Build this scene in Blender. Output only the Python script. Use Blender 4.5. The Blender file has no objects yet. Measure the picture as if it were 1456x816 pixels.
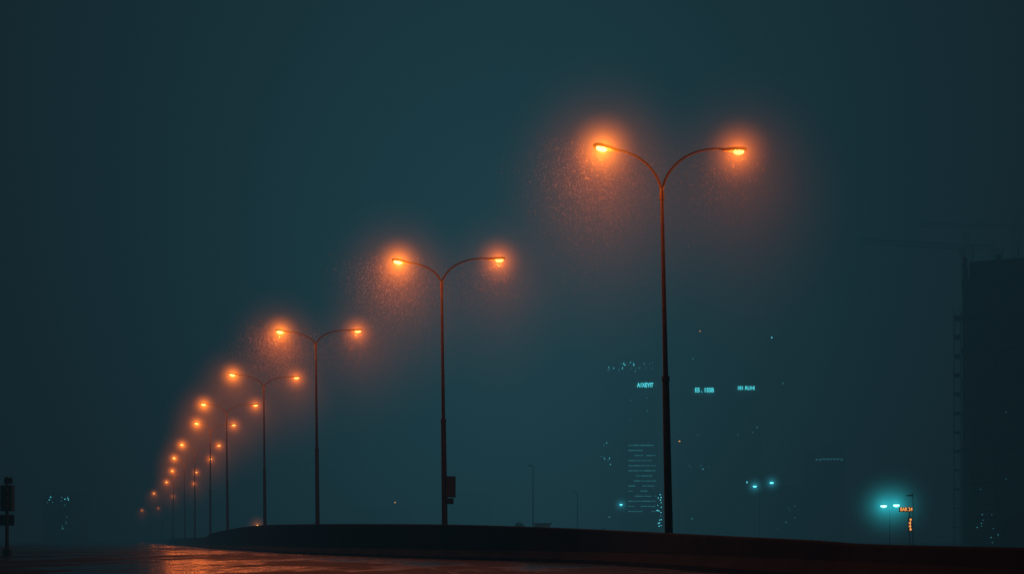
import bpy, bmesh, math, random
from mathutils import Vector, Matrix
random.seed(7)
F=1700.0; EYE=0.6; HOR=768.0
SIG=0.0052
def P(u,v,d): return Vector(((u-728)/F*d, d, EYE+(HOR-v)/F*d))
S=bpy.context.scene
COL=S.collection
# ---------------------------------------------------------------- materials
def newmat(n):
    m=bpy.data.materials.new(n); m.use_nodes=True
    nt=m.node_tree; nt.nodes.clear()
    o=nt.nodes.new('ShaderNodeOutputMaterial')
    return m,nt,o
def N(nt,t,**k):
    n=nt.nodes.new(t)
    for a,b in k.items(): setattr(n,a,b)
    return n
def surf(n,c,rough=.6,metal=0,var=.35,scale=3,bump=.0,spec=.5):
    m,nt,o=newmat(n)
    b=N(nt,'ShaderNodeBsdfPrincipled')
    tc=N(nt,'ShaderNodeTexCoord'); no=N(nt,'ShaderNodeTexNoise')
    no.inputs['Scale'].default_value=scale; no.inputs['Detail'].default_value=6
    nt.links.new(tc.outputs['Object'],no.inputs['Vector'])
    r=N(nt,'ShaderNodeValToRGB')
    r.color_ramp.elements[0].position=.3; r.color_ramp.elements[1].position=.7
    r.color_ramp.elements[0].color=[x*(1-var) for x in c]+[1]
    r.color_ramp.elements[1].color=[min(1,x*(1+var)) for x in c]+[1]
    nt.links.new(no.outputs['Fac'],r.inputs['Fac'])
    nt.links.new(r.outputs['Color'],b.inputs['Base Color'])
    b.inputs['Roughness'].default_value=rough; b.inputs['Metallic'].default_value=metal
    b.inputs['Specular IOR Level'].default_value=spec
    if bump:
        bp=N(nt,'ShaderNodeBump'); bp.inputs['Strength'].default_value=bump
        nt.links.new(no.outputs['Fac'],bp.inputs['Height']); nt.links.new(bp.outputs['Normal'],b.inputs['Normal'])
    nt.links.new(b.outputs[0],o.inputs['Surface'])
    return m
def emit(n,c,s):
    m,nt,o=newmat(n)
    e=N(nt,'ShaderNodeEmission'); e.inputs['Color'].default_value=(*c,1); e.inputs['Strength'].default_value=s
    nt.links.new(e.outputs[0],o.inputs['Surface'])
    m.cycles.emission_sampling='NONE'
    return m
def math_(nt,op,a,b=None,clamp=False):
    n=N(nt,'ShaderNodeMath',operation=op); n.use_clamp=clamp
    for i,x in enumerate((a,b)):
        if x is None: continue
        if isinstance(x,(int,float)): n.inputs[i].default_value=x
        else: nt.links.new(x,n.inputs[i])
    return n.outputs[0]
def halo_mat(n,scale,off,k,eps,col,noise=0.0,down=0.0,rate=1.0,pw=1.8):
    """lamp glow painted into the fog as volume emission: strength falls with distance from the lamp (inverse square)"""
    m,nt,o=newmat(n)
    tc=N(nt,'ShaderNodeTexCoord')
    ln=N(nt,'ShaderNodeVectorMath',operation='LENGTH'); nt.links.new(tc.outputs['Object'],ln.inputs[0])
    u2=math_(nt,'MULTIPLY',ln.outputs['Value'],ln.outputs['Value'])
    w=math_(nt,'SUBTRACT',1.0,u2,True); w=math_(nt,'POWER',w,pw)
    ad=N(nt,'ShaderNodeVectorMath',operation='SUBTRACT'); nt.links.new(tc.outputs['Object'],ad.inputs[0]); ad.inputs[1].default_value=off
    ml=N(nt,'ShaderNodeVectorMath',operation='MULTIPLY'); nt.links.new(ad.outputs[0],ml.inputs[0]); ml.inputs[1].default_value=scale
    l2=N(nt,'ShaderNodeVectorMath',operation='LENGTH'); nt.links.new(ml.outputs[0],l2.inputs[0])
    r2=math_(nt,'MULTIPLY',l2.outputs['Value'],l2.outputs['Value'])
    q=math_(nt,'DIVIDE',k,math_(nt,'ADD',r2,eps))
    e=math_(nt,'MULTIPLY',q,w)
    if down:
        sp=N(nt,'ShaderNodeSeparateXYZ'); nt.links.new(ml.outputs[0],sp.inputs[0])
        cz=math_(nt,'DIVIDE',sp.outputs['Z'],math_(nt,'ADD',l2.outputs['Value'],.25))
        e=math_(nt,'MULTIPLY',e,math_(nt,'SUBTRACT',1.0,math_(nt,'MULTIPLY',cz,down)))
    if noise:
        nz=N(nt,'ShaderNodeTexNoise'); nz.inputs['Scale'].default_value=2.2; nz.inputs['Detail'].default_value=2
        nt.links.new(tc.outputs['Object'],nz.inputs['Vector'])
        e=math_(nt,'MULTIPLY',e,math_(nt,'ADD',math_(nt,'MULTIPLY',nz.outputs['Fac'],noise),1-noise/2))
    em=N(nt,'ShaderNodeEmission'); em.inputs['Color'].default_value=(*col,1)  # the volume emits by itself; no lamp light is scattered here
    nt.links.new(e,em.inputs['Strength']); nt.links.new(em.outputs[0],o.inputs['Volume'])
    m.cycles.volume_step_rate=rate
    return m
M_pole=surf('painted_steel',(.075,.042,.036),.55,.2,.3,6)
M_head=surf('luminaire_housing',(.10,.06,.05),.5,.2,.2,5)
M_lens=emit('sodium_lens',(1,.48,.10),8)
M_lensR=emit('sodium_lens_dim',(1,.42,.08),5.5)
M_conc=surf('weathered_concrete',(.026,.027,.030),.8,0,.5,1.3,.3,.12)
M_dark=surf('dark_metal',(.04,.04,.042),.5,.3)
M_bld=surf('facade_concrete',(.16,.16,.165),.8,0,.25,.15)
M_glass=surf('dark_glass',(.02,.025,.03),.15,0,.2,1)
M_rust=surf('raw_concrete_frame',(.08,.07,.066),.85,0,.35,.3)
M_net=surf('scaffold_netting',(.05,.05,.046),.9,0,.4,.6)
M_teal=emit('teal_light',(.12,.85,1),6.5)
M_teal2=emit('teal_light_dim',(.10,.6,.75),1.5)
M_sign=emit('teal_sign_light',(.10,.9,1),6.5)
M_warm=emit('warm_light',(1,.42,.10),3.5)
M_warmsign=emit('warm_sign_light',(1,.36,.08),1.8)
M_strip=emit('balcony_light_strip',(.1,.7,.8),.6)
M_tealcore=emit('teal_flood_lens',(.25,1,1),8)
M_veg=surf('dark_foliage',(.05,.06,.035),.8,0,.5,2)
M_paint=surf('worn_road_paint',(.12,.12,.115),.4,0,.6,4)
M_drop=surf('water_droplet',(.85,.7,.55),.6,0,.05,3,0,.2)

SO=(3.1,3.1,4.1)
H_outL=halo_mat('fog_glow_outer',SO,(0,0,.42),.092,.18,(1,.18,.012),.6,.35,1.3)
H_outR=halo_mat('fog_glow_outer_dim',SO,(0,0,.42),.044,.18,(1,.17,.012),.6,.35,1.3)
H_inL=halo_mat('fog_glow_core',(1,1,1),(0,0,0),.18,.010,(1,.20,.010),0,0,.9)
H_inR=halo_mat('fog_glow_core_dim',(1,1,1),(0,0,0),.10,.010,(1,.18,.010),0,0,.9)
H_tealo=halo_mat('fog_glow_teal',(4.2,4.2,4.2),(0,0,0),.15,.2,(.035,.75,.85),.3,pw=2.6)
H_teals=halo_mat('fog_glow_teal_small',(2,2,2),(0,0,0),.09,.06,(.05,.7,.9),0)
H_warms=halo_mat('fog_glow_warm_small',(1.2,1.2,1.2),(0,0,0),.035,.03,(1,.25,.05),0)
# ---------------------------------------------------------------- mesh helpers
def mesh_obj(name,bm,mats,parent=None,loc=(0,0,0),smooth=False):
    me=bpy.data.meshes.new(name); bm.normal_update(); bm.to_mesh(me); bm.free()
    for m in mats: me.materials.append(m)
    if smooth:
        for p in me.polygons: p.use_smooth=True
    o=bpy.data.objects.new(name,me); COL.objects.link(o); o.location=loc
    if parent: o.parent=parent
    return o
def empty(name,loc=(0,0,0)):
    e=bpy.data.objects.new(name,None); COL.objects.link(e); e.location=loc; e.empty_display_size=.5
    return e
def box(bm,c,s,mi=0,rot=None):
    r=bmesh.ops.create_cube(bm,size=1)
    M=Matrix.Translation(c)@(rot if rot else Matrix.Identity(4))@Matrix.Diagonal((*s,1))
    bmesh.ops.transform(bm,matrix=M,verts=r['verts'])
    for f in {f for v in r['verts'] for f in v.link_faces}: f.material_index=mi
    return r['verts']
def tube(bm,pts,rad,n=10,mi=0,sx=1.0):
    pts=[Vector(p) for p in pts]; rings=[]
    for i,p in enumerate(pts):
        t=(pts[min(i+1,len(pts)-1)]-pts[max(i-1,0)]).normalized()
        a=Vector((0,1,0)) if abs(t.y)<.9 else Vector((0,0,1))
        x=t.cross(a).normalized(); y=t.cross(x).normalized()
        r=rad[i] if isinstance(rad,(list,tuple)) else rad
        rings.append([bm.verts.new(p+(x*math.cos(2*math.pi*j/n)+y*math.sin(2*math.pi*j/n))*r) for j in range(n)])
    for a,b in zip(rings,rings[1:]):
        for j in range(n):
            f=bm.faces.new((a[j],a[(j+1)%n],b[(j+1)%n],b[j])); f.material_index=mi
    bm.faces.new(rings[0]).material_index=mi; bm.faces.new(rings[-1][::-1]).material_index=mi
def halo(name,mat,parent,loc,scale):  # self-emitting sphere standing in for lamp light scattered by fog
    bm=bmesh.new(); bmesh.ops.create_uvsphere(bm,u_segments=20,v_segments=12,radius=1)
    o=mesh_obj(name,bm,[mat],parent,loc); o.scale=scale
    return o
# ---------------------------------------------------------------- street lamps
lamps=[((857,212),(1049,216),(941,274),952,1.0),
       ((567,373),(709,370),(628,404),633,1.0),
       ((399,472),(508,471),(449,491),452,1.0),
       ((331,533),(421,537),(375,552),377,1.0),
       ((290,575),(363,576),(322,589),324,1),
       ((280,602),(332,604),(299,616),299,1),
       ((259,632),(311,633),(277,645),277,1),
       ((248,651),(299,652),(262,662),263,1),
       ((245,669),(279,671),(247,680),246,1),
       ((237,685),(276,687),(246,694),245,1),
       ((219,701),(246,705),(231,709),231,1),
       ((202,725),(225,722),(213,730),213,1)]
HL=9.55
polepos=[]
def lamp_head(tip,dirv,name,parent,lens_m):
    """cobra-head luminaire; tip = middle of the glowing lens, dirv = outward direction"""
    bm=bmesh.new()
    d=dirv.normalized(); side=Vector((-d.y,d.x,0)).normalized(); up=d.cross(side)
    if up.z<0: up=-up
    st=[(-.42,.035,.03,-.03),(-.30,.06,.045,-.035),(-.12,.10,.06,-.04),(.10,.115,.06,-.04),(.20,.09,.04,-.035),(.25,.035,.015,-.02)]
    rings=[]
    for s,w,t,b in st:
        c=tip+d*s+up*.055
        ring=[(w,b),(w,b*.2),(w*.75,t*.75),(0,t),(-w*.75,t*.75),(-w,b*.2),(-w,b)]
        rings.append([bm.verts.new(c+side*x+up*z) for x,z in ring])
    for a,b in zip(rings,rings[1:]):
        for j in range(7): bm.faces.new((a[j],a[(j+1)%7],b[(j+1)%7],b[j]))
    bm.faces.new(rings[0]); bm.faces.new(rings[-1][::-1])
    bmesh.ops.recalc_face_normals(bm,faces=bm.faces)
    mesh_obj(name+'_housing',bm,[M_head],parent,smooth=False)
    bm=bmesh.new(); r=bmesh.ops.create_uvsphere(bm,u_segments=14,v_segments=8,radius=1)
    R=Matrix((d,side,up)).transposed().to_4x4()
    bmesh.ops.transform(bm,matrix=Matrix.Translation(tip+d*.03)@R@Matrix.Diagonal((.145,.08,.065,1)),verts=r['verts'])
    mesh_obj(name+'_lens',bm,[lens_m],parent,smooth=True)
for k,(L,R,J,bx,br) in enumerate(lamps):
    h=HOR-.5*(L[1]+R[1]); d=F*HL/h
    base=P(bx,HOR,d); base.z=0; polepos.append((base.x,base.y))
    fork=P(J[0],J[1],d); 
    half=(R[0]-L[0])/2/F*d; dy=half*.38
    lt=P(L[0],L[1],d-dy); rt=P(R[0],R[1],d+dy)
    par=empty('street_lamp',base)
    fo=fork-base; lt=lt-base; rt=rt-base
    bm=bmesh.new()
    zs=fo.z*.50
    def at(z): return Vector((fo.x*z/fo.z,fo.y*z/fo.z,z))
    tube(bm,[at(0),at(zs*.5),at(zs)],[.105,.095,.084],12)
    tube(bm,[at(zs-.05),at(zs+.06)],[.098,.098],12)
    tube(bm,[at(zs),at(fo.z*.8),at(fo.z+.12)],[.064,.050,.042],12)
    tube(bm,[at(fo.z-.18),at(fo.z+.03)],[.058,.058],12)
    box(bm,(0,0,.02),(.42,.42,.04)); 
    for a in (-1,1):
        for b in (-1,1): box(bm,(a*.15,b*.15,.065),(.04,.04,.05))
    box(bm,(0,-.105,1.1),(.12,.03,.42))
    mesh_obj('pole',bm,[M_pole],par,smooth=False)
    for tip,nm,lm,ho,hi,P_w in ((lt,'left_lamp',M_lens,H_outL,H_inL,330),(rt,'right_lamp',M_lensR,H_outR,H_inR,210)):
        hd=Vector((tip.x-fo.x,tip.y-fo.y,0)).normalized()
        end=tip-hd*.38+Vector((0,0,.03))
        v=end-fo; hor=Vector((v.x,v.y,0)); pts=[];rad=[]
        for i in range(15):
            t=i/14; a=t*math.pi/2
            fx=(1-math.cos(a))*.72+t*.28; fz=math.sin(a)**.85*.96+t*.04
            pts.append(fo+hor*fx+Vector((0,0,v.z*fz))); rad.append(.034-.010*t)
        bm=bmesh.new(); tube(bm,pts,rad,8); mesh_obj(nm+'_arm',bm,[M_pole],par,smooth=True)
        hdir=(hd+Vector((0,0,.10))).normalized()
        lamp_head(tip,hdir,nm,par,lm)
        li=bpy.data.lights.new('sodium_light','POINT'); li.energy=P_w*br; li.color=(1,.17,.022); li.shadow_soft_size=.03
        lo=bpy.data.objects.new('sodium_light',li); COL.objects.link(lo); lo.parent=par; lo.location=tip+Vector((0,0,-.09))
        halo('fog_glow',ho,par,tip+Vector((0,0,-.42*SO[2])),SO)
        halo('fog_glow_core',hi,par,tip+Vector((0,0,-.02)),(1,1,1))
# ---------------------------------------------------------------- barrier curve & roads
ctrl=[(9.0,-40,.5),(7.6,-8,.5)]+[((u-728)/F*d,d,EYE+(HOR-v)/F*d) for u,v,d in
  [(1456,776,14.5),(1200,766,20),(950,755,29.4),(800,749,35),(633,745,41.3),(452,745,55.2),(377,748,70.5),(324,757,86.5)]]
ctrl+=[(x+.4,y+.6,.88) for x,y in polepos[5:]]+[(-150,470,.85),(-230,640,.85)]
def cr(pts,n=12):
    out=[]
    for i in range(len(pts)-1):
        p0=pts[max(i-1,0)];p1=pts[i];p2=pts[i+1];p3=pts[min(i+2,len(pts)-1)]
        for j in range(n):
            t=j/n
            out.append(Vector([.5*((2*p1[k])+(-p0[k]+p2[k])*t+(2*p0[k]-5*p1[k]+4*p2[k]-p3[k])*t*t+(-p0[k]+3*p1[k]-3*p2[k]+p3[k])*t**3) for k in range(3)]))
    out.append(Vector(pts[-1])); return out
curve=cr(ctrl)
def nrm(i):
    a=curve[max(i-2,0)];b=curve[min(i+2,len(curve)-1)]
    t=Vector((b.x-a.x,b.y-a.y,0)).normalized(); return Vector((t.y,-t.x,0)) # right side
def strip(name,o0,o1,z0,z1,mat,seg=None):
    bm=bmesh.new(); prev=None
    for i,c in enumerate(curve):
        n=nrm(i); b=Vector((c.x,c.y,0))
        cur=(bm.verts.new(b+n*o0+Vector((0,0,z0))),bm.verts.new(b+n*o1+Vector((0,0,z1))))
        if prev and (seg is None or seg(i)): bm.faces.new((prev[0],prev[1],cur[1],cur[0]))
        prev=cur
    bmesh.ops.delete(bm,geom=[v for v in bm.verts if not v.link_faces],context='VERTS')
    bmesh.ops.recalc_face_normals(bm,faces=bm.faces)
    o=mesh_obj(name,bm,[mat]); 
    if o.data.polygons and o.data.polygons[0].normal.z<0: o.data.flip_normals()
    return o
def wet(n,base,dry,wetr,bump=.35,lo=.42,hi=.60,spec=.5,bumpwet=None,ys=.35):
    m,nt,o=newmat(n); b=N(nt,'ShaderNodeBsdfPrincipled'); tc=N(nt,'ShaderNodeTexCoord')
    b.inputs['Specular IOR Level'].default_value=spec
    n1=N(nt,'ShaderNodeTexNoise'); n1.inputs['Scale'].default_value=.30; n1.inputs['Detail'].default_value=5; n1.inputs['Roughness'].default_value=.6
    mp=N(nt,'ShaderNodeMapping'); mp.inputs['Scale'].default_value=(1,ys,1); mp.inputs['Rotation'].default_value=(0,0,math.radians(-20))
    nt.links.new(tc.outputs['Object'],mp.inputs['Vector']); nt.links.new(mp.outputs[0],n1.inputs['Vector'])
    r=N(nt,'ShaderNodeMapRange'); r.inputs['From Min'].default_value=lo; r.inputs['From Max'].default_value=hi
    r.inputs['To Min'].default_value=dry; r.inputs['To Max'].default_value=wetr
    nt.links.new(n1.outputs['Fac'],r.inputs['Value']); nt.links.new(r.outputs[0],b.inputs['Roughness'])
    n2=N(nt,'ShaderNodeTexNoise'); n2.inputs['Scale'].default_value=9; n2.inputs['Detail'].default_value=4
    nt.links.new(tc.outputs['Object'],n2.inputs['Vector'])
    mx=N(nt,'ShaderNodeMix',data_type='RGBA'); mx.inputs['A'].default_value=(*[x*.6 for x in base],1); mx.inputs['B'].default_value=(*[x*1.4 for x in base],1)
    nt.links.new(n2.outputs['Fac'],mx.inputs['Factor']); nt.links.new(mx.outputs['Result'],b.inputs['Base Color'])
    bp=N(nt,'ShaderNodeBump'); bp.inputs['Distance'].default_value=.02; bp.inputs['Strength'].default_value=bump
    if bumpwet is not None:
        r2=N(nt,'ShaderNodeMapRange'); r2.inputs['From Min'].default_value=lo; r2.inputs['From Max'].default_value=hi
        r2.inputs['To Min'].default_value=bump; r2.inputs['To Max'].default_value=bumpwet
        nt.links.new(n1.outputs['Fac'],r2.inputs['Value']); nt.links.new(r2.outputs[0],bp.inputs['Strength'])
        # pooled water reflects more than the drained aggregate around it
        r3=N(nt,'ShaderNodeMapRange'); r3.inputs['From Min'].default_value=lo; r3.inputs['From Max'].default_value=hi
        r3.inputs['To Min'].default_value=.25; r3.inputs['To Max'].default_value=spec
        nt.links.new(n1.outputs['Fac'],r3.inputs['Value']); nt.links.new(r3.outputs[0],b.inputs['Specular IOR Level'])
    nt.links.new(n2.outputs['Fac'],bp.inputs['Height']); nt.links.new(bp.outputs['Normal'],b.inputs['Normal'])
    nt.links.new(b.outputs[0],o.inputs['Surface']); return m
M_wet=wet('wet_asphalt',(.028,.028,.030),.62,.24,1.0,.47,.54,1.0,.45,.30)
M_gnd=wet('damp_ground',(.05,.048,.045),.75,.4)
M_pave=wet('wet_paving',(.08,.08,.08),.7,.3)
bm=bmesh.new(); 
vs=[bm.verts.new(p) for p in ((-2500,-300,-.008),(2500,-300,-.008),(2500,3000,-.008),(-2500,3000,-.008))]; bm.faces.new(vs)
mesh_obj('ground',bm,[M_gnd])
strip('road',-15.5,-1.35,0,0,M_wet)
strip('road',1.3,14,0,0,M_wet)
strip('lane_marking',-1.95,-1.83,.004,.004,M_paint)
strip('lane_marking',-6.3,-6.18,.004,.004,M_paint,lambda i:i%4<2)
strip('lane_marking',-10.8,-10.68,.004,.004,M_paint,lambda i:(i+1)%4<2)
strip('pavement',-19.5,-15.7,.13,.13,M_pave)
bm=bmesh.new(); prev=None
for i,c in enumerate(curve):
    n=nrm(i); b=Vector((c.x,c.y,0))
    prof=[(-15.45,-.02),(-15.47,.125),(-15.69,.133),(-15.71,.0)]
    cur=[bm.verts.new(b+n*o+Vector((0,0,z))) for o,z in prof]
    if prev:
        for j in range(3): bm.faces.new((prev[j],cur[j],cur[j+1],prev[j+1]))
    prev=cur
mesh_obj('kerb',bm,[M_conc])
bm=bmesh.new(); prev=None
for i,c in enumerate(curve):
    n=nrm(i); b=Vector((c.x,c.y,0)); H=c.z
    prof=[(-.32,-.01),(-.31,.09),(-.15,.30),(-.09,H-.03),(-.07,H),(.07,H),(.09,H-.03),(.15,.30),(.31,.09),(.32,-.01)]
    cur=[bm.verts.new(b+n*(o-.95)+Vector((0,0,z))) for o,z in prof]
    if prev:
        for j in range(9): bm.faces.new((prev[j],cur[j],cur[j+1],prev[j+1]))
    else: bm.faces.new(cur)
    prev=cur
bmesh.ops.recalc_face_normals(bm,faces=bm.faces)
mesh_obj('concrete_barrier',bm,[M_conc])
# ---------------------------------------------------------------- sign box on pole 2
b2=Vector((polepos[1][0],polepos[1][1],0))
d2=b2.y
sg=empty('traffic_sign',P(641,694,d2)-Vector((0,.12,0)))
bm=bmesh.new(); box(bm,(0,0,.05),(.34,.06,.72)); box(bm,(0,-.035,.05),(.28,.012,.64),1)
box(bm,(-.02,0,-.44),(.24,.06,.2)); box(bm,(-.1,.08,.25),(.2,.12,.05)); box(bm,(-.1,.08,-.2),(.2,.12,.05))
mesh_obj('panel',bm,[M_dark,M_rust],sg)
# ---------------------------------------------------------------- traffic light far left
c=P(10,HOR,44); c.z=0
tl=empty('traffic_light',c)
bm=bmesh.new(); tube(bm,[(0,0,0),(0,0,2.95)],[.07,.05],10)
box(bm,(.06,-.1,2.15),(.42,.26,.95)); 
for z in (2.45,2.15,1.85):
    tube(bm,[(.06,-.23,z),(.06,-.40,z-.02)],[.12,.12],12)
box(bm,(-.05,0,1.35),(.62,.05,.4)); box(bm,(0,0,.15),(.24,.24,.3)); box(bm,(.05,0,2.8),(.3,.04,.22))
mesh_obj('signal_head_and_post',bm,[M_dark],tl)
# ---------------------------------------------------------------- buildings
def text_part(txt,parent,loc,w,mat,zs=1.0):
    cu=bpy.data.curves.new('letters','FONT'); cu.body=txt; cu.extrude=.05; cu.offset=.022; cu.align_x='CENTER'; cu.align_y='CENTER'; cu.size=1
    ob=bpy.data.objects.new('letters',cu); COL.objects.link(ob)
    bpy.context.view_layer.update()
    s=w/ob.dimensions.x
    me=bpy.data.meshes.new_from_object(ob.evaluated_get(bpy.context.evaluated_depsgraph_get()))
    bpy.data.objects.remove(ob)
    me.transform(Matrix.Translation(loc)@Matrix.Diagonal((1,1,zs,1))@Matrix.Rotation(math.pi/2,4,'X')@Matrix.Scale(s,4))
    me.materials.clear(); me.materials.append(mat)
    o=bpy.data.objects.new('sign_letters',me); COL.objects.link(o); o.parent=parent
def building(name,u0,u1,vt,d,depth=18,fh=3.2,bay=3.0,lit=.0,litpx=(),strips=None,roof=True,mat=M_bld,shade=1):
    x0=(u0-728)/F*d; x1=(u1-728)/F*d; H=EYE+(HOR-vt)/F*d
    e=empty(name,((x0+x1)/2,d,0)); w=x1-x0
    bm=bmesh.new()
    box(bm,(0,depth/2,H/2),(w,depth,H),0)
    nf=int(H/fh)
    for i in range(1,nf+1): box(bm,(0,depth/2,i*fh),(w+.3,depth+.3,.35),0)
    nb=max(2,int(w/bay))
    for j in range(nb+1): box(bm,(-w/2+j*w/nb,-.2,H/2),(.4,.5,H),0)
    if roof:
        box(bm,(0,depth/2,H+.6),(w+.5,depth+.5,1.2),0); box(bm,(w*.15,depth/2,H+2.4),(w*.4,depth*.4,2.6),0)
        tube(bm,[(w*.2,depth/2,H+3.5),(w*.2,depth/2,H+8)],[.12,.05],6)
    mesh_obj('walls',bm,[mat],e)
    bm=bmesh.new()
    for i in range(nf):
        for j in range(nb):
            box(bm,(-w/2+(j+.5)*w/nb,-.03,i*fh+1.85),(w/nb-.7,.08,1.7),0)
    mesh_obj('windows',bm,[M_glass],e)
    bm=bmesh.new(); cnt=0
    for i in range(nf):
        for j in range(nb):
            if random.random()<lit:
                cnt+=1; box(bm,(-w/2+(j+.5)*w/nb+random.uniform(-.3,.3),-.12,i*fh+1.85),(random.uniform(.3,.7),.05,random.uniform(.3,.6)),random.choice((0,1,1,1,1,1)))
    for u,v,s,mi in litpx:
        p=P(u,v,d); box(bm,(p.x-e.location.x,-.5,p.z),(s[0]*d/F,.1,s[1]*d/F),mi)
    if len(bm.verts): mesh_obj('lit_windows',bm,[M_teal,M_teal2,M_warm],e)
    else: bm.free()
    if strips:
        bm=bmesh.new(); v=strips[0]
        while v<strips[1]:
            p=P(0,v,d)
            x=-w/2+.5
            while x<w/2-.6:
                l=random.uniform(.6,2.2); l=min(l,w/2-.3-x)
                if random.random()<.8: box(bm,(x+l/2,-.55,p.z),(l*.9,.06,.14+random.random()*.14),0)
                x+=l
            v+=strips[2]
        mesh_obj('balcony_lights',bm,[M_strip],e)
    return e
def rl(u0,u1,v0,v1,n,mis=(0,1,1),s=(1.2,1.0)):
    return [(random.uniform(u0,u1),random.uniform(v0,v1),(s[0]*random.uniform(.5,1.4),s[1]*random.uniform(.6,1.3)),random.choice(mis)) for _ in range(n)]
A=building('office_tower',858,934,520,390,lit=.025,litpx=rl(880,930,513,530,24,(0,1,1,1))+rl(864,885,521,527,8)+rl(850,868,618,662,8)+rl(866,930,560,610,4,(1,)))
text_part('A1XEYIT',A,Vector((P(917,548,390).x-A.location.x,-.9,P(0,548,390).z)),5.3,M_sign,1.4)
B=building('apartment_tower',890,934,628,310,depth=12,fh=2.0,bay=2.2,lit=0,strips=(633,728,7.2),litpx=rl(934,940,702,748,18,(0,0,1)),roof=False)
C=building('office_tower',978,1082,556,420,lit=.018,litpx=rl(985,1075,600,620,4,(1,))+rl(980,1010,655,668,6))
text_part('ES . 1SSB',C,Vector((P(1001,553,420).x-C.location.x,-.9,P(0,555,420).z)),6.6,M_sign,1.2)
text_part('181 RUHI',C,Vector((P(1060,552,420).x-C.location.x,-.9,P(0,552,420).z)),5.8,M_sign,1.2)
building('office_tower',1104,1150,690,370,lit=.03,roof=False,litpx=rl(1096,1130,715,755,6,(1,1)))
building('apartment_block',1156,1200,645,380,lit=.0,litpx=[(1161+i*5,653+random.uniform(-1,1),(3.4,.9),1) for i in range(8)],depth=14)
building('apartment_block',640,700,700,430,lit=.02,roof=False)
building('apartment_block',500,580,722,420,lit=.015,roof=False,litpx=[(562,714,(2,2),2)])
building('apartment_block',62,100,700,330,lit=.0,litpx=rl(68,76,704,716,4,(0,1,1))+rl(88,100,704,712,5,(0,1,1))+rl(88,98,716,752,7,(1,)),roof=False)
for u,v,mi in ((995,471,2),(1097,480,0),(985,510,1),(1113,545,1)):
    d=420; p=P(u,v,d+25); e=empty('radio_mast',(p.x,d+25,0))
    bm=bmesh.new(); tube(bm,[(0,0,0),(0,0,p.z)],[.35,.12],6)
    for i in range(int(p.z/6)): box(bm,(0,0,i*6),(.9,.9,.12))
    mesh_obj('mast',bm,[M_dark],e)
    bm=bmesh.new(); box(bm,(0,-.4,p.z),(.45,.3,.45),0); mesh_obj('beacon',bm,[[M_teal,M_teal2,M_warm][mi]],e)
# ------------------------------------------------ tower under construction on the right (turned ~22 deg)
d=112
ang=math.radians(-22)
x0=P(1367,0,d).x; H=P(0,370,d).z
ct=empty('construction_tower',(x0,d,0)); ct.rotation_euler=(0,0,ang)
bm=bmesh.new(); fh=3.1; nf=int(H/fh)
box(bm,(15,8,H/2),(28.6,14,H),0)
for i in range(1,nf+1): box(bm,(15,8,i*fh),(30,16,.25),0)
for j in range(11): box(bm,(.3+j*2.94,.3,H/2),(.4,.4,H+.6),0)
for j in range(1,4): box(bm,(.3,.3+j*5.0,H/2),(.4,.4,H+.5),0)
for j in range(22): tube(bm,[(1+j*1.3,.4,H),(1+j*1.3,.4,H+random.uniform(.4,1.6))],.035,5)
mesh_obj('frame',bm,[M_rust],ct)
bm=bmesh.new(); hs=P(0,436,d).z
for xx in (-.7,-.12):
    tube(bm,[(xx,0,0),(xx,0,hs)],.02,6); tube(bm,[(xx,3,0),(xx,3,hs)],.02,6)
z=0
while z<hs:
    tube(bm,[(-.7,0,z),(-.12,0,z)],.02,5); tube(bm,[(-.7,0,z),(-.12,0,min(z+1.8,hs))],.015,5); box(bm,(-.4,1.5,z+.05),(.56,3,.03)); z+=1.8
for i in range(0,nf-1): 
    for j in range(10):
        if random.random()<.75: box(bm,(1.75+j*2.94,-.0,i*fh+1.5),(2.4,.04,2.5),1)
mesh_obj('scaffold',bm,[M_dark,M_net],ct)
bm=bmesh.new()
for _ in range(10): box(bm,(random.uniform(1.2,3.3),-.2,random.uniform(.4,3.2)),(.09,.06,.07),random.choice((0,1,1)))
for _ in range(3): box(bm,(random.uniform(.5,5),-.2,random.uniform(3,13)),(.08,.06,.07),1)
mesh_obj('work_lights',bm,[M_strip,emit('work_light_dim',(.1,.6,.7),.3)],ct)
def lattice(bm,a,b,w,n,r=.05):
    a=Vector(a);b=Vector(b);t=(b-a).normalized(); s1=Vector((0,1,0)) if abs(t.y)<.9 else Vector((1,0,0)); s2=t.cross(s1).normalized()
    cs=[s1*w/2+s2*w/2,s1*w/2-s2*w/2,-s1*w/2-s2*w/2,-s1*w/2+s2*w/2]
    for c in cs: tube(bm,[a+c,b+c],r*1.3,5)
    for i in range(n):
        p=a.lerp(b,i/n); q=a.lerp(b,(i+1)/n)
        for j in range(4): tube(bm,[p+cs[j],q+cs[(j+1)%4]],r*.7,4)
def crane(um,vj,ut,vt,uc,d):
    pm=P(um,vj,d); e=empty('tower_crane',(pm.x,d,0)); bm=bmesh.new()
    lattice(bm,(0,0,0),(0,0,pm.z),1.3,26,.08)
    pt=P(ut,vt,d); pc=P(uc,vj+1,d)
    L=Vector((pt.x-pm.x,0,pt.z)); Cc=Vector((pc.x-pm.x,0,pc.z)); T=Vector((0,0,pm.z))
    lattice(bm,T,L,.8,24,.07); lattice(bm,T,Cc,.9,6,.06)
    ap=T+Vector((0,0,3.0)); lattice(bm,T,ap,.7,4,.05)
    tube(bm,[ap,L.lerp(T,.35)],.03,5); tube(bm,[ap,Cc],.03,5)
    box(bm,Cc+Vector((0,0,-1)),(1.4,1.0,1.8)); box(bm,T+Vector((-1,-.6,-1.0)),(1.1,1.1,1.6))
    mesh_obj('jib_and_mast',bm,[M_dark],e)
crane(1374,352,1222,343,1415,225)
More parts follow.
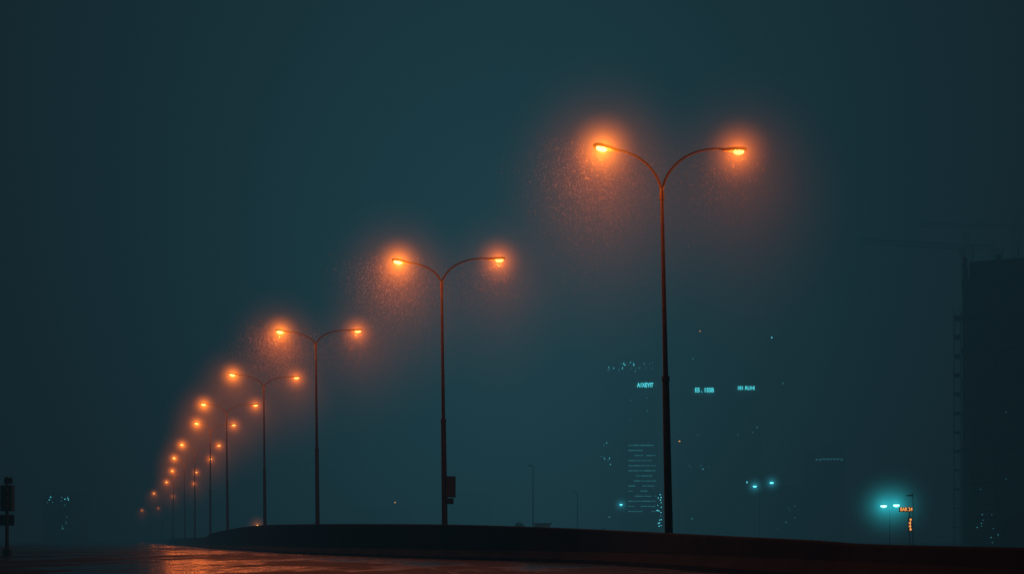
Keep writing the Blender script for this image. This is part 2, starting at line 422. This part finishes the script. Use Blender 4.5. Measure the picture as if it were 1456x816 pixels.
crane(1446,322,1308,320,1480,280)
# ---------------------------------------------------------------- background street lights (teal)
def small_lamp(u,vtop,d,heads,name='street_lamp',hm=None,hs=2.0,lensm=None,r=.07,ls=.2):
    p=P(u,vtop,d); e=empty(name,(p.x,d,0)); bm=bmesh.new()
    tube(bm,[(0,0,0),(0,0,p.z)],[r,r*.6],8); 
    for (uu,vv) in heads:
        q=P(uu,vv,d); q=Vector((q.x-p.x,-.1,q.z))
        tube(bm,[(0,0,min(p.z,q.z-.1)),(q.x*.4,0,max(q.z,p.z-.2)+.1),(q.x,0,q.z+.12)],[r*.6,r*.5,r*.4],6)
        box(bm,q+Vector((0,0,.12)),(.55,.3,.12))
    mesh_obj('post_and_arms',bm,[M_dark],e)
    for (uu,vv) in heads:
        if not lensm: continue
        q=P(uu,vv,d); q=Vector((q.x-p.x,-.1,q.z))
        b2_=bmesh.new(); rr=bmesh.ops.create_uvsphere(b2_,u_segments=12,v_segments=8,radius=1)
        bmesh.ops.transform(b2_,matrix=Matrix.Translation(q)@Matrix.Diagonal((ls,ls*.6,ls*.5,1)),verts=rr['verts'])
        mesh_obj('lens',b2_,[lensm],e,smooth=True)
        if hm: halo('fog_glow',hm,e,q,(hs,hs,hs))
    return e
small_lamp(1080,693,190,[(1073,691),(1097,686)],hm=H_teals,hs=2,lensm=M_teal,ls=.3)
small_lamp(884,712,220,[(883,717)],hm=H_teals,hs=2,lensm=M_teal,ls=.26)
small_lamp(758,662,150,[(754,663)],r=.09)
small_lamp(821,700,170,[(817,701)],r=.09)
small_lamp(965,625,210,[(966,627)],lensm=M_warm,ls=.16,r=.05)
small_lamp(1298,700,110,[(1293,706)],r=.06)
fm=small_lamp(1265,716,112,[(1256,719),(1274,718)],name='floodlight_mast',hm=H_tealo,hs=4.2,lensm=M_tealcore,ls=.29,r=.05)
for u,v in ((1256,719),(1274,718)):
    li=bpy.data.lights.new('flood_light','POINT'); li.energy=80; li.color=(.1,.9,1); li.shadow_soft_size=.03
    lo=bpy.data.objects.new('flood_light',li); COL.objects.link(lo); lo.parent=fm; lo.location=P(u,v+3,111.6)-fm.location
k=P(1290,HOR,109); k.z=0
ke=empty('shop_sign',k); bm=bmesh.new()
tube(bm,[(.28,.25,0),(.28,.25,3.6)],.05,8); box(bm,(-.05,.2,3.42),(1.3,.1,.42),0); box(bm,(.28,.12,2.1),(.34,.12,1.3),0); box(bm,(.28,.25,.1),(.3,.3,.2),0)
mesh_obj('post_and_boards',bm,[M_dark],ke)
text_part('BAR 24',ke,Vector((-.05,.11,3.44)),1.1,M_warmsign,1.2)
bm=bmesh.new()
for z in (1.62,1.9,2.2,2.52): box(bm,(.28+random.uniform(-.05,.05),.03,z),(.18,.05,.15),0)
box(bm,(.30,.03,2.05),(.05,.04,1.1),0)
mesh_obj('vertical_sign',bm,[M_warmsign],ke)
# toll booth + bushes behind the barrier
k=P(771,HOR,120); k.z=0; te=empty('toll_booth',k); bm=bmesh.new()
box(bm,(0,1,1.1),(1.5,2,2.2),0); box(bm,(0,1,2.28),(1.9,2.5,.14),0); mesh_obj('booth',bm,[M_bld],te)
bm=bmesh.new(); box(bm,(0,-.03,1.75),(1.2,.05,.35),0); mesh_obj('window',bm,[emit('booth_glow',(1,.4,.15),.16)],te)
bm=bmesh.new()
for i in range(2600):
    t=random.random(); u=random.choice((random.gauss(735,9),random.uniform(690,860))); d=random.uniform(128,134)
    top=1.4+.9*math.exp(-((u-735)/14)**2)+.5*math.sin(u*.21)*math.sin(u*.05)
    c=Vector(((u-728)/F*d,d,random.random()**.6*max(.4,top)+random.uniform(-.1,.15)))
    a=Vector([random.gauss(0,1) for _ in range(3)]).normalized()*.17; b=Vector([random.gauss(0,1) for _ in range(3)]).normalized()*.13
    bm.faces.new([bm.verts.new(c+x) for x in (a,b,-a)])
mesh_obj('shrub_row',bm,[M_veg])
# ---------------------------------------------------------------- distant car & barrier warning lamp
cp=P(246,HOR,290); cp.z=0
car=empty('car',cp); bm=bmesh.new()
sec=[(-.9,.25,.75,.86),(-.8,.2,.95,.88),(.2,.2,1.0,.88),(.6,.2,1.42,.72),(2.0,.2,1.48,.72),(2.9,.2,1.1,.84),(3.4,.25,.9,.82)]
rings=[]
for y,zb,zt,w in sec: rings.append([bm.verts.new((x,y,z)) for x,z in ((-w,zb),(-w-.02,.75 if zt>.75 else zt*.8),(-w*.85,zt),(w*.85,zt),(w+.02,.75 if zt>.75 else zt*.8),(w,zb))])
for a,b in zip(rings,rings[1:]):
    for j in range(6): bm.faces.new((a[j],a[(j+1)%6],b[(j+1)%6],b[j]))
bm.faces.new(rings[0]);bm.faces.new(rings[-1][::-1]); bmesh.ops.recalc_face_normals(bm,faces=bm.faces)
for x in (-.78,.78):
    for y in (-.2,2.5): tube(bm,[(x-.1,y,.32),(x+.1,y,.32)],.32,14,1)
mesh_obj('body',bm,[surf('car_paint',(.05,.05,.06),.3,.4),M_dark],car)
bm=bmesh.new()
for x in (-.6,.6): r=bmesh.ops.create_uvsphere(bm,u_segments=10,v_segments=6,radius=.2,matrix=Matrix.Translation((x,-.9,.68)))
mesh_obj('headlights',bm,[emit('headlamp',(1,.5,.2),12)],car)
w=P(366,748,72); we=empty('warning_lamp',(w.x,w.y,1.2)); bm=bmesh.new()
box(bm,(0,0,.08),(.22,.16,.16)); tube(bm,[(0,0,.1),(0,0,.2)],.09,10); mesh_obj('base',bm,[M_dark],we)
bm=bmesh.new(); bmesh.ops.create_uvsphere(bm,u_segments=10,v_segments=8,radius=.07,matrix=Matrix.Translation((0,0,.27))); mesh_obj('lamp_dome',bm,[M_warm],we)
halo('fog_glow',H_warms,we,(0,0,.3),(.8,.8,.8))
# ---------------------------------------------------------------- fine drizzle in the lamp light
bm=bmesh.new()
for k in range(3):
    for side in (0,1):
        px=lamps[k][side]; h=HOR-.5*(lamps[k][0][1]+lamps[k][1][1]); d=F*HL/h
        c=P(px[0],px[1],d)
        for _ in range(6500 if side==0 else 4500):
            p=c+Vector((random.gauss(.1,.95),random.gauss(0,.9),-abs(random.gauss(0,1.4))+random.gauss(0,.3)))
            if (p-c).length<.6: continue
            s=random.uniform(.0024,.0050)*(d/29)**.5
            vs=[bm.verts.new(p+Vector(v)*s) for v in ((1,0,-.6),(-.6,.9,-.6),(-.6,-.9,-.6),(0,0,1.6))]
            for f in ((0,1,2),(0,1,3),(1,2,3),(2,0,3)): bm.faces.new([vs[i] for i in f])
bmesh.ops.recalc_face_normals(bm,faces=bm.faces)
mesh_obj('drizzle',bm,[M_drop])
# ---------------------------------------------------------------- fog (absorbing haze, city glow painted in as its own emission)
m,nt,o=newmat('night_fog')
tc=N(nt,'ShaderNodeTexCoord')
sb=N(nt,'ShaderNodeVectorMath',operation='SUBTRACT'); nt.links.new(tc.outputs['Object'],sb.inputs[0]); sb.inputs[1].default_value=(0,175,37)
mu=N(nt,'ShaderNodeVectorMath',operation='MULTIPLY'); nt.links.new(sb.outputs[0],mu.inputs[0]); mu.inputs[1].default_value=(1/48,1/125,1/54)
ln=N(nt,'ShaderNodeVectorMath',operation='LENGTH'); nt.links.new(mu.outputs[0],ln.inputs[0])
g=math_(nt,'EXPONENT',math_(nt,'MULTIPLY',math_(nt,'MULTIPLY',ln.outputs['Value'],ln.outputs['Value']),-1.0))
mx=N(nt,'ShaderNodeMix',data_type='RGBA'); mx.inputs['A'].default_value=(.0050,.0085,.0125,1); mx.inputs['B'].default_value=(.0215,.096,.126,1)  # dark haze to teal centre: city glow put into the emission colour
nt.links.new(g,mx.inputs['Factor'])
em=N(nt,'ShaderNodeEmission'); nt.links.new(mx.outputs['Result'],em.inputs['Color']); em.inputs['Strength'].default_value=SIG
ab=N(nt,'ShaderNodeVolumeAbsorption'); ab.inputs['Color'].default_value=(0,0,0,1); ab.inputs['Density'].default_value=SIG
ads=N(nt,'ShaderNodeAddShader'); nt.links.new(em.outputs[0],ads.inputs[0]); nt.links.new(ab.outputs[0],ads.inputs[1])
nt.links.new(ads.outputs[0],o.inputs['Volume'])
m.cycles.volume_step_rate=.6
bm=bmesh.new(); box(bm,(0,360,149.5),(1400,880,301)); mesh_obj('fog',bm,[m])
# ---------------------------------------------------------------- sky + faint moon
w=bpy.data.worlds.new('World'); S.world=w; w.use_nodes=True; nt=w.node_tree
bg=nt.nodes['Background']; sk=nt.nodes.new('ShaderNodeTexSky'); sk.sky_type='NISHITA'; sk.sun_disc=False
sk.sun_elevation=math.radians(-4); sk.sun_rotation=math.radians(20); sk.dust_density=4
nt.links.new(sk.outputs[0],bg.inputs['Color']); bg.inputs['Strength'].default_value=.05
sl=bpy.data.lights.new('moon','SUN'); sl.energy=.01; sl.angle=math.radians(10); sl.color=(.6,.8,1)
so=bpy.data.objects.new('moon',sl); COL.objects.link(so); so.rotation_euler=(math.radians(40),0,math.radians(160))
# ---------------------------------------------------------------- camera
cam=bpy.data.cameras.new('camera'); co=bpy.data.objects.new('camera',cam); COL.objects.link(co)
co.location=(0,0,EYE); co.rotation_euler=(math.radians(90),0,0)
cam.sensor_width=36; cam.lens=F/1456*36; cam.shift_y=(HOR-408)/1456; cam.clip_start=.05; cam.clip_end=6000
S.camera=co
S.view_settings.view_transform='Standard'; S.view_settings.look='None'; S.view_settings.exposure=0
